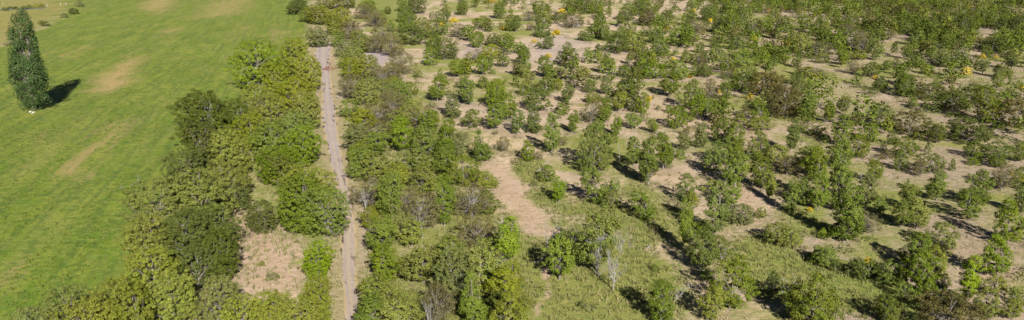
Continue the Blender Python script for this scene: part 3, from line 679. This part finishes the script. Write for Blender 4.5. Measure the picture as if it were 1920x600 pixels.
#EOF_PART1
# ------------------------------------------------------------------ the lone poplar
r_ = np.random.default_rng(55)
ph = height_m(62, 208, 190)
pw = 66 / px_m(208)
tm, V, F = make_tree(r_, H=ph, W=pw, z0=.9, prof=pop, n=260, clump=pw * .115, nl=100, leaf=.32, trunk_r=.42, lean=.008, minsep=pw * .12, shell=.5, branches=70, flat=1.1, holes=46, hole_r=1.15)
pg = ground(62, 208)
POP = empty('poplar_tree', (pg[0], pg[1], float(relief(*pg))), .6)
POP.rotation_euler = (0, R(.8), .0)
tm.materials.append(BARK)
mesh_obj('trunk', tm, BARK, POP)
me = np_mesh('crown', V, F); me.materials.append(LEAF['p'])
mesh_obj('crown', me, LEAF['p'], POP)
tag(POP, 'tall dark green poplar standing alone in the meadow with a long shadow', 'tree')

# ------------------------------------------------------------------ yellow flowering broom bushes
BROOM = """
828 49 9 14 beside the dark tree column at top;850 41 10 20 behind the round lime tree;922 6 8 18 at the top edge above the stony flat;944 56 8 13 left of the stony flat
1053 25 10 15 behind the stony grey flat;1042 65 11 18 at the edge of the stony flat;1002 79 7 11 on the left of the stony flat;1027 107 10 15 in front of the stony flat
1298 25 8 14 near the top edge at centre right;1331 43 9 11 between small trees near the top;1252 55 6 15 beside a fresh green tree near top;1415 77 10 18 behind a fresh green round tree
1262 113 8 10 in the thicket left of the fresh tree;1294 146 9 11 among fresh green trees mid right;1215 191 10 13 beside a fresh green tree in the sand;1349 175 9 9 in front of the dark thicket
1406 186 14 12 before the brown round thicket;1444 25 7 11 near the top edge in dense scrub;1474 86 10 16 left of an olive tree in dense scrub;1670 51 9 15 near the pinkish opening far right
1528 146 9 13 inside the low brown bush behind the glade;1640 148 8 11 behind the long grassy strip;1760 28 8 12 by the top edge at far right;1815 13 8 15 at the top edge in the far right mass
1811 142 16 20 largest of the far scrub behind the grassy strip;1843 112 10 12 in front of bleached fallen branches;1866 112 7 10 right of the bleached fallen branches;1916 168 10 13 at the right edge behind the dark thicket
1914 342 20 22 at the right edge midway down;1897 327 8 9 pale, beside the right edge midway;1518 398 9 10 in the shade under fresh green trees;1628 510 25 31 on the sand beside the grassy glade
"""
YSPOTS = []
for line in BROOM.strip().split('\n'):
    for it in line.split(';'):
        a = it.split(' ', 4)
        YSPOTS.append((*map(float, a[:4]), a[4]))
for k, (x, y, h, w, where) in enumerate(YSPOTS):
    v = VAR['bush'][k % 6]
    g = ground(x, y); wm = w / px_m(y) * 1.0; hm = max(.6, height_m(x, y, h) * .9)
    g = g * (1 + .3 * wm / np.linalg.norm(g))
    o = empty('broom_bush', (g[0], g[1], float(relief(*g))), rng.uniform(0, 6.28), (wm / v['W'], wm / v['W'], hm / v['H']))
    if 'bl' not in v:
        q = v['V'].reshape(-1, 4, 3)
        pick = np.random.default_rng(k + 3).random(len(q))
        c = q.mean(1, keepdims=True)
        gq = (c + (q - c) * 1.25 - np.array([0, 0, .05]))[pick < .5]; yq = (c * 1.03 + (q - c) * 1.35)[pick > .42]
        mk = lambda nm, a, tone: (lambda m_: (m_.materials.append(LEAF[tone]), m_)[1])(np_mesh(nm, a.reshape(-1, 3), np.arange(len(a) * 4).reshape(-1, 4)))
        v['bl'] = (mk('foliage', gq, 'o'), mk('blossom', yq, 'y'))
    mesh_obj('stem', v['trunk'], BARK, o)
    mesh_obj('foliage', v['bl'][0], LEAF['o'], o)
    mesh_obj('blossom', v['bl'][1], LEAF['y'], o)
    tag(o, 'yellow flowering broom bush ' + where, 'bush', 'yellow broom bushes in the savanna')

# ------------------------------------------------------------------ bleached snags, logs, stones
def snag_branch(r, wood, p, d, L, rad, depth, spread=.55, up=.25, main=False):
    n = 4
    pts = [p]; rads = [rad]
    q = p.copy(); dd = d.copy()
    for i in range(n):
        dd = unit(dd + r.normal(size=3) * (.05 if main else .16) + np.array([0, 0, up * .12]))
        q = q + dd * L / n
        pts.append(q.copy()); rads.append(rad * (1 - .62 * (i + 1) / n))
    wood.add(pts, rads, 6 if depth > 1 else 4)
    if depth > 0:
        for j in range(r.integers(9, 13) if main else r.integers(2, 5)):
            k = r.integers(1, n + 1)
            nd = unit(dd + r.normal(size=3) * spread + np.array([0, 0, up]))
            snag_branch(r, wood, pts[k], nd, L * (r.uniform(.28, .6) if main else r.uniform(.45, .75)), max(.024, rads[k] * (.5 if main else .75)), depth - 1, spread, up)
def snag(x, y, h, label, seed, depth=3, lean=(0, 0), rad=None, stems=1, tilt=0):
    r = np.random.default_rng(seed)
    g = ground(x, y); hm = height_m(x, y, h)
    t = empty('dead_tree', (g[0], g[1], float(relief(*g)) - .05))
    for s_ in range(stems):
        w_ = Wood()
        d = unit(np.array([lean[0] + (s_ - (stems - 1) / 2) * .5, lean[1], 1.0]))
        snag_branch(r, w_, np.array([(s_ - (stems - 1) / 2) * .25, 0, 0]), d, hm * .8, (rad or hm * .017), depth, .5, .45, True)
        m_ = w_.mesh('trunk'); m_.materials.append(BLEACHED)
        zmax = max(v[2] for v in w_.V)
        o_ = mesh_obj('trunk' if s_ == 0 else 'stem', m_, BLEACHED, t)
        o_.scale = (hm / zmax,) * 3
    tag(t, label, 'dead tree', 'bleached dead trees')
snag(1149, 546, 122, 'tall bleached dead tree rising from the grass below the reddish dirt strip', 3, 4, (-.02, 0))
snag(1057, 507, 92, 'forked bleached dead tree behind the lime tree in tall grass', 9, 2, (.05, 0), stems=2)
snag(1122, 520, 96, 'grey twiggy dead tree behind the tall bleached one', 4, 4, (-.05, 0))
snag(1028, 468, 54, 'thin short dead stem at the lower end of the reddish dirt strip', 15, 1, (-.12, 0))
snag(939, 452, 52, 'white dead stem standing among lime green trees', 21, 1, (.02, 0), rad=.13)
snag(936, 516, 38, 'pale broken dead stem in grass before the lime trees', 22, 1, (.02, 0), rad=.12)
snag(1161, 305, 38, 'slender white dead stem on the sand at mid picture', 27, 1, (0, 0))
snag(884, 412, 66, 'pale many-branched dead tree within the grey-brown tree', 33, 3, (.12, .05), rad=.15)
snag(858, 545, 70, 'bare branching dead crown inside the brown woodland tree', 41, 3, (.05, -.1), rad=.16)
snag(806, 628, 78, 'bare pale dead tree at the bottom edge beside the brown tree', 43, 3, (-.05, -.1), rad=.16)
snag(792, 446, 46, 'grey dead stem in the strip wood below olive trees', 47, 2, (.02, 0), rad=.15)
snag(1262, 568, 40, 'leaning bleached dead limb beside a fresh green tree at bottom', 51, 2, (.9, -.1))
snag(1360, 352, 48, 'pale thin dead trunk beside fresh green trees on the slope', 57, 1, (0, 0), rad=.1)
snag(686, 396, 48, 'grey branching dead tree over the roadside ditch', 61, 3, (0, 0), rad=.15)
snag(1352, 492, 30, 'small grey dead bush beside the near grassy glade', 63, 3, (.2, 0))
snag(1436, 545, 28, 'bare twiggy dead bush in the shade near the glade', 67, 3, (.2, 0))
snag(1612, 340, 18, 'grey leafless dead bush on the pale sand', 69, 3, (.2, 0))
def fallen(x, y, w, label, seed, n=4, mat=BLEACHED, name='fallen_branches', hgt=.35):
    r = np.random.default_rng(seed)
    g = ground(x, y); wm = w / px_m(y)
    t = empty(name, (g[0], g[1], float(relief(*g))), 0)
    for i in range(n):
        w_ = Wood()
        p = np.array([r.uniform(-.5, .1) * wm, r.uniform(-.35, .35) * wm, .06])
        an = r.normal() * .55
        snag_branch(r, w_, p, unit(np.array([math.cos(an), math.sin(an), .12])), wm * r.uniform(.45, .8), .035 + .012 * wm, 2, .5, .12)
        m_ = w_.mesh('branch'); m_.materials.append(mat)
        mesh_obj('branch', m_, mat, t)
    tag(t, label, 'branches', 'fallen bleached branches')
fallen(1010, 492, 30, 'tangle of bleached fallen branches left of the lime tree', 5)
fallen(1462, 545, 46, 'bleached fallen branches on the dry edge of the near glade', 6)
fallen(1795, 114, 40, 'pile of white fallen branches in the far right scrub', 8, 7)
fallen(1012, 323, 24, 'grey fallen branches beside the upper reddish dirt strip', 10, 4)
fallen(1192, 368, 13, 'small bleached stump of branches in dry grass', 11, 3)
fallen(1216, 468, 12, 'short white log at the end of a shadow in sand', 12, 2)
fallen(243, 352, 26, 'bleached log lying in the meadow beside the wood', 13, 2)
fallen(262, 506, 24, 'pale broken logs in the meadow corner by olive trees', 14, 3)
fallen(1235, 254, 20, 'grey branches under fresh green trees on the sand', 16, 4)
fallen(736, 162, 22, 'grey fallen branches at the pan beside the strip wood', 17, 4)
fallen(1146, 140, 26, 'grey dead brush below a mid green tree behind the flat', 18, 5)
fallen(1078, 52, 20, 'grey dead brush behind the stony grey flat', 19, 5)
fallen(640, 182, 24, 'grey dead branches at the right verge of the road', 20, 5)
fallen(613, 131, 24, 'reddish brown brush pile lying across the gravel road', 24, 10, REDWOOD, 'brush_pile')

def stone(x, y, w, label, seed):
    r = np.random.default_rng(seed)
    g = ground(x, y); wm = w / px_m(y)
    import bmesh
    bm = bmesh.new(); bmesh.ops.create_icosphere(bm, subdivisions=2, radius=.5)
    ks = unit(r.normal(size=(5, 3)))
    for v in bm.verts:
        c = np.array(v.co); k = 1 + sum(.16 * abs(float(c @ q)) for q in ks) - .15 + r.normal() * .02
        v.co = Vector((c[0] * k * wm, c[1] * k * wm * .8, (c[2] * k + .2) * wm * .5))
    m_ = bpy.data.meshes.new('boulder'); bm.to_mesh(m_); bm.free()
    o = mesh_obj('boulder', m_, STONE)
    o.location = (g[0], g[1], float(relief(*g))); o.rotation_euler = (0, 0, r.uniform(0, 6))
    tag(o, label, 'stone', 'pale stones')
stone(57, 211, 6, 'pale boulder at the foot of the lone poplar, the left one', 1)
stone(63, 212, 5, 'pale boulder at the foot of the lone poplar, the right one', 2)
stone(60, 214, 3, 'smallest pale stone in front of the lone poplar', 3)
stone(512, 533, 3, 'small white stone lying in the sandy clearing', 4)
stone(6, 8, 3, 'white stone at the far left corner beyond the ditch', 5)

POST = plain_mat('weathered_post', (.15, .135, .12), (.26, .24, .22), 3)
def post(x, y, h, label):
    g = ground(x, y); hm = height_m(x, y, h)
    w_ = Wood(); w_.add([(0, 0, -.2), (.02, 0, hm * .5), (.05, .02, hm * .97), (.05, .02, hm)], [.14, .13, .12, .05], 7)
    m_ = w_.mesh('fence_post'); m_.materials.append(POST)
    o = mesh_obj('fence_post', m_, POST); o.location = (g[0], g[1], float(relief(*g)))
    tag(o, label, 'fence post', 'weathered posts by the far ditch')
post(89, 13, 5, 'grey fence post by the far ditch, nearest the poplar')
post(114, 12, 6, 'grey fence post by the far ditch, the middle one')
post(124, 10, 5, 'grey fence post by the far ditch, nearest the hedge')

# far ditch with water
wm_, n_, ns_, ln_ = new_mat('ditch_water')
b_ = N(ns_, 'ShaderNodeBsdfPrincipled'); b_.inputs['Base Color'].default_value = (.03, .035, .03, 1); b_.inputs['Roughness'].default_value = .15
o_ = N(ns_, 'ShaderNodeOutputMaterial'); ln_.new(b_.outputs[0], o_.inputs[0])
dp = [ground(a, b) for a, b in [(-60, 21), (0, 19), (30, 18), (60, 17.5), (84, 16)]]
Vd, Fd = [], []
for i, p in enumerate(dp):
    for s_ in (-1, 1):
        yy = p[1] + s_ * (2.4 + .6 * math.sin(i * 2.1))
        Vd.append((p[0], yy, max(float(relief(p[0], p[1])), float(relief(p[0], yy))) + .06))
for i in range(len(dp) - 1):
    Fd.append((2 * i, 2 * i + 2, 2 * i + 3, 2 * i + 1))
tag(mesh_obj('ditch_water', np_mesh('ditch_water', Vd, Fd), wm_), kind='structure')

# ------------------------------------------------------------------ uncountable growth: far scrub, low scrub, grasses
OPENINGS = [wpoly(p) for p in ([(1145, 12), (1205, 8), (1210, 30), (1150, 34)], [(985, 75), (1050, 58), (1120, 84), (1080, 112), (960, 108)], [(855, 82), (930, 82), (930, 104), (860, 108)],
            [(1500, 135), (1570, 150), (1700, 200), (1930, 265), (1930, 300), (1760, 250), (1590, 220)], [(1828, 48), (1880, 50), (1880, 78), (1835, 82)], [(1640, 90), (1700, 84), (1700, 102), (1650, 105)],
            [(1440, 120), (1560, 118), (1520, 138), (1440, 140)], [(1680, 66), (1720, 70), (1720, 90), (1680, 96)], [(740, -20), (800, -20), (800, 130), (740, 130)], [(750, 120), (810, 130), (800, 220), (770, 200)], [(1340, 30), (1370, 28), (1370, 40), (1340, 40)])]
def inside_any(x, y, polys):
    X, Y = np.array([x]), np.array([y])
    return any(poly_sd(p, X, Y)[0] > 0 for p in polys)
taken = np.array([(p['gx'], p['gy'], p['w']) for p in PLACED] + [(*(ground(x, y) * .975), 9.0) for x, y, *_ in YSPOTS])
def project(gx, gy):
    zc = gy * CP + CAM_H * SP
    return CX + FOC * gx / zc, CY - FOC * ((gy * SP) - CAM_H * CP) / zc
def clone_mass(name, spots, keep, grow, tones_w, parent_kinds):
    Vs, Fs, M = [], [], []; off = 0
    r = np.random.default_rng(sum(map(ord, name)))
    tones = [t for t, _ in tones_w]; pw_ = np.array([w for _, w in tones_w]); pw_ = pw_ / pw_.sum()
    for gx, gy, wm, hm in spots:
        kind = parent_kinds(hm, wm)
        v = VAR[kind][r.integers(len(VAR[kind]))]
        q = v['V'].reshape(-1, 4, 3)
        q = q[r.permutation(len(q))[:keep]]
        c = q.mean(1, keepdims=True)
        q = c + (q - c) * grow
        a = r.uniform(0, 6.28); ca, sa = math.cos(a), math.sin(a)
        sx, sz = wm / v['W'], hm / v['H']
        P = q.reshape(-1, 3)
        P = np.stack([(P[:, 0] * ca - P[:, 1] * sa) * sx, (P[:, 0] * sa + P[:, 1] * ca) * sx, P[:, 2] * sz], 1) + np.array([gx, gy, float(relief(gx, gy))])
        Vs.append(P); Fs.append(np.arange(len(P)).reshape(-1, 4) + off); off += len(P)
        M.append(np.full(len(P) // 4, r.choice(len(tones), p=pw_)))
    me = np_mesh(name, np.vstack(Vs), np.vstack(Fs), midx=np.concatenate(M))
    o = mesh_obj(name, me, [LEAF[t] for t in tones])
    return o
r_ = np.random.default_rng(99)
def min_clear(X, Y, grow, floor_=0.0):
    out = np.full(X.shape, 1e9)
    for a, b, w in taken:
        out = np.minimum(out, np.hypot(X - a, Y - b) - w * grow)
    return out
n0 = 26000
gx, gy = r_.uniform(-60, 330, n0), r_.uniform(150, 520, n0)
px, py = project(gx, gy)
dn = vnoise(gx, gy, 24, 61) * .65 + vnoise(gx, gy, 9, 62) * .35
k = (.06 + .62 * np.clip((px - 850) / 900, 0, 1) ** 1.1) * np.clip((290 - py) / 170, .10, 1.2) * np.clip((dn - .22) * 2.6, .05, 1.4)
ok = (px > 800) & (px < 1960) & (py > -8) & (r_.random(n0) < k * .33 * np.where((px > 1350) & (py < 95), 1.7, .82))
gx, gy = gx[ok], gy[ok]
ok = min_clear(gx, gy, .5) > 0
for P_ in OPENINGS:
    ok &= poly_sd(P_, gx, gy) < 0
far = []
for a, b in zip(gx[ok], gy[ok]):
    if any((a - c) ** 2 + (b - d) ** 2 < 2.2 for c, d, _, _ in far):
        continue
    hm = float(np.clip(r_.normal(4.6, 1.4), 1.6, 7.6))
    far.append((a, b, hm * r_.uniform(.5, 1.05), hm))
print('far scrub', len(far))
o = clone_mass('far_scrub_woodland', far, 250, 3.7, [('t', 5), ('g', 1.4), ('o', 1.3), ('d', 4.4), ('r', 1.0), ('b', 2.0)], lambda h, w: 'tall' if w / h < .8 else ('tree' if w / h < 1.05 else 'broad'))
tag(o, 'dense mass of scrubby woodland spreading to the top right corner', 'woodland', kind='stuff')
n0 = 30000
gx = r_.uniform(-45, 280, n0); gy = np.where(r_.random(n0) < .5, r_.uniform(84, 470, n0), r_.uniform(84, 240, n0))
px, py = project(gx, gy)
near = min_clear(gx, gy, .5) < 2.5
pr = np.where(near, .6, .26) * np.clip((vnoise(gx, gy, 9, 71) - .25) * 2, .05, 1)
ok = (px > 690) & (px < 1950) & ~((px < 770) & (py < 160)) & (r_.random(n0) < pr) & (poly_sd(wpoly(BARE[0][0]), gx, gy) < 0)
gx, gy = gx[ok][:3600], gy[ok][:3600]
hs_ = np.clip(r_.gamma(3, .22, len(gx)), .25, 1.6)
low = list(zip(gx, gy, hs_ * r_.uniform(1.2, 2.4, len(gx)), hs_))
print('low scrub', len(low))
o = clone_mass('low_scrub', low, 70, 2.5, [('t', 3), ('o', 3), ('d', 1.2), ('r', 3), ('b', 2.6)], lambda h, w: 'bush')
tag(o, 'low scrub and weeds scattered over the sandy savanna', 'scrub', kind='stuff')

def blades(name, spots, hts, mat, nb, spread, wid, label):
    r = np.random.default_rng(sum(map(ord, name)))
    n = len(spots); k = n * nb
    base = np.repeat(spots, nb, 0) + r.normal(size=(k, 2)) * spread
    h = np.repeat(hts, nb) * r.uniform(.6, 1.3, k)
    z = relief(base[:, 0], base[:, 1])
    an = r.uniform(0, 6.283, k); w = wid * r.uniform(.6, 1.4, k)
    ln_ = r.normal(size=(k, 2)) * .38 * h[:, None]
    A = np.stack([base[:, 0] - np.cos(an) * w, base[:, 1] - np.sin(an) * w, z - .03], 1)
    B = np.stack([base[:, 0] + np.cos(an) * w, base[:, 1] + np.sin(an) * w, z - .03], 1)
    C = np.stack([base[:, 0] + ln_[:, 0], base[:, 1] + ln_[:, 1], z + h], 1)
    V = np.stack([A, B, C], 1).reshape(-1, 3)
    o = mesh_obj(name, np_mesh(name, V, np.arange(k * 3).reshape(-1, 3)), mat)
    tag(o, label, 'grass', kind='stuff')
def scatter(n, x0, x1, y0, y1, prob, seed):
    r = np.random.default_rng(seed)
    x = r.uniform(x0, x1, n); y = r.uniform(y0, y1, n)
    keep = r.random(n) < prob(x, y)
    return np.stack([x, y], 1)[keep]
G_MEADOW = leaf_mat('meadow_blades', (.050, .080, .014), (.120, .145, .028), (.170, .150, .056), transl=.35, hue_spread=0)
G_ROUGH = leaf_mat('rough_blades', (.085, .105, .026), (.175, .170, .062), (.260, .205, .100), transl=.35, hue_spread=0)
sp = scatter(60000, -170, -10, 78, 300, lambda x, y: np.clip(poly_sd(MEADOW, x, y) / 2, 0, 1) * np.clip((330 - y) / 170, 0, 1) * (.15 + .85 * (vnoise(x * 1.0, y * .25, 3.5, 81) > .52)), 82)
blades('meadow_grass', sp, np.random.default_rng(1).uniform(.12, .34, len(sp)), G_MEADOW, 3, .12, .07, 'short green grass tufts over the mown meadow')
gp = [(wpoly(p), s_) for p, s_, w_, l_ in GRASS if s_ != .50]
def gprob(x, y):
    k = np.full(x.shape, .03)
    for P, s_ in gp:
        k = np.maximum(k, s_ * (poly_sd(P, x, y) > -.5))
    k = k * (poly_sd(wpoly(BARE[0][0]), x, y) < 0) * (poly_sd(wpoly(BARE[1][0]), x, y) < 0) * np.clip((280 - y) / 140, 0, 1)
    dd = np.full(x.shape, 1e9)
    for (ax, ay, aw), (bx, by, bw) in zip(road_pts[:-1], road_pts[1:]):
        t = np.clip((y - ay) / (by - ay + 1e-9), 0, 1)
        dd = np.minimum(dd, np.where((y - ay) * (y - by) <= 0, np.abs(x - ax - (bx - ax) * t) - (aw + (bw - aw) * t), 1e9))
    return k * (dd > .1) * (.25 + .75 * vnoise(x, y, 4, 91)) * (poly_sd(MEADOW, x, y) < 0)
sp = scatter(150000, -50, 130, 76, 270, gprob, 83)
blades('rough_grass', sp, np.random.default_rng(2).uniform(.2, .62, len(sp)), G_ROUGH, 4, .14, .06, 'tall pale green and straw coloured grass between the trees')
G_STRAW = leaf_mat('straw_blades', (.16, .125, .06), (.30, .235, .125), (.12, .125, .04), transl=.2, hue_spread=0)
sp = scatter(90000, -40, 170, 78, 330, lambda x, y: np.clip(vnoise(x, y, 5, 93) * 1.6 - .45, .03, 1) * (poly_sd(MEADOW, x, y) < 0) * (x > -.18 * y + 2) * np.clip((360 - y) / 160, 0, 1) * .8, 84)
blades('dry_grass', sp, np.random.default_rng(3).uniform(.12, .40, len(sp)), G_STRAW, 4, .22, .05, 'dry straw tufts and litter over the sandy savanna soil')
print('tufts', len(sp))

# ------------------------------------------------------------------ labels that single out each tree
LM = [(485, 130, 'the meadow-edge lime tree', 60), (608, 100, "the gravel road's far end", 50), (616, 210, "the road's grey middle stretch", 60), (652, 450, "the road's near stretch", 70), (515, 490, 'the sandy roadside clearing', 60),
      (300, 400, 'the logs on the meadow', 80), (395, 240, 'the dark tree in the meadow', 60), (705, 112, 'the grey mud pan', 50), (740, 150, 'the smaller grey pan', 40), (785, 190, 'the sandy track', 50),
      (925, 320, 'the top of the reddish strip', 40), (1000, 420, 'the reddish dirt strip', 50), (1048, 495, 'the forked dead tree', 45), (1150, 490, 'the tall bleached dead tree', 45), (1025, 560, 'the narrow footpath', 50),
      (1626, 490, 'the near yellow broom', 50), (1540, 540, 'the near grassy glade', 60), (1430, 480, "the glade's left end", 45), (1560, 175, "the grassy strip's far end", 45), (1680, 215, 'the long grassy strip', 60), (1880, 280, "the grassy strip's near end", 45),
      (1812, 250, 'the big dark round thicket', 40), (1468, 200, 'the brown round thicket', 45), (1811, 135, 'the large far yellow broom', 45), (1795, 108, 'the white fallen branches', 35), (1060, 85, 'the stony grey flat', 60),
      (772, 60, 'the far tree column', 40), (1586, 420, 'the tall pale-trunked tree', 45), (1572, 330, 'the tallest slender tree', 45), (1215, 310, 'the tall tree above the sand', 45), (1180, 20, 'the sandy opening at top', 50), (1855, 65, 'the pink opening at far right', 45),
      (1917, 332, 'the yellow broom at the right edge', 50), (1315, 30, 'the two far broom bushes', 60), (1415, 72, 'the broom behind the round tree', 45), (1474, 82, 'the broom in dense scrub', 45), (1215, 188, 'the broom on the sand', 45), (1406, 180, 'the orange broom by brown thicket', 35),
      (1030, 240, 'the sandy gap at centre', 50), (1112, 300, 'the big tree at centre', 50), (1340, 420, 'the white-stemmed tree', 45), (1886, 440, 'the tree pair at right', 45), (1811, 540, 'the lime tree on bare soil', 45), (1760, 610, 'the brown thicket at bottom', 50),
      (1250, 590, 'the leaning dead limb', 50), (140, 600, 'the bottom left corner', 80), (880, 95, 'the pale flat past the track', 45), (60, 30, 'the far ditch', 80), (790, 460, 'the grey dead stem', 50), (850, 560, 'the bare dead crown', 50), (905, 270, 'the sand beside the strip wood', 45),
      (640, 30, 'the wood at the top edge', 50), (560, 600, 'the bottom edge left of road', 60), (720, 590, 'the bottom edge right of road', 50), (1262, 110, 'the broom in the mid thicket', 40), (1650, 60, 'the broom by the far opening', 45), (1720, 480, 'the crowded clump right of broom', 40)]
FORM = {'grove': 'broad-crowned', 'tree': 'upright', 'tall': 'slender', 'broad': 'spreading', 'bush': 'rounded', 'twiggy': 'twiggy', 'scrubby': 'straggly'}
ORD = ['leftmost', 'second', 'third', 'fourth', 'fifth', 'sixth', 'seventh', 'eighth', 'ninth', 'tenth', 'eleventh', 'twelfth']
groups = {}
for p in PLACED:
    bl = min(LM, key=lambda l: math.hypot(p['x'] - l[0], (p['y'] - p['h'] * 3 - l[1]) * 1.5) / l[3])
    dx, dy = p['x'] - bl[0], (p['y'] - p['h'] * 2 - bl[1]) * 1.6
    if math.hypot(dx, dy) < 16: w_ = 'at'
    elif abs(dx) > abs(dy): w_ = 'left of' if dx < 0 else 'right of'
    else: w_ = 'behind' if dy < 0 else 'in front of'
    h = p['h']
    bush = p['kind'] in ('bush', 'scrubby')
    size = ('tiny' if h < .9 else 'low' if h < 1.6 else 'large') if bush else ('small' if h < 3.6 else 'medium' if h < 5.2 else 'tall' if h < 7.5 else 'very tall')
    p['lab'] = f"{size} {TONE[p['tone']]} {FORM[p['kind']]} {'bush' if bush else 'tree'} {w_} {bl[2]}"
    groups.setdefault(p['lab'], []).append(p)
for lab, ps in groups.items():
    ps.sort(key=lambda p: p['x'])
    for i, p in enumerate(ps):
        l = lab if len(ps) == 1 else lab + (', leftmost' if i == 0 else ', rightmost' if i == len(ps) - 1 else f', {ORD[i]} from left')
        bush = p['kind'] in ('bush', 'scrubby')
        g_ = {'grove': 'trees of the dense wood left of the road', 'strip': 'trees of the mixed wood right of the road', 'open': 'trees scattered over the savanna'}[p['zone']]
        if bush: g_ = g_.replace('trees', 'bushes')
        tag(p['o'], l, 'bush' if bush else 'tree', g_)
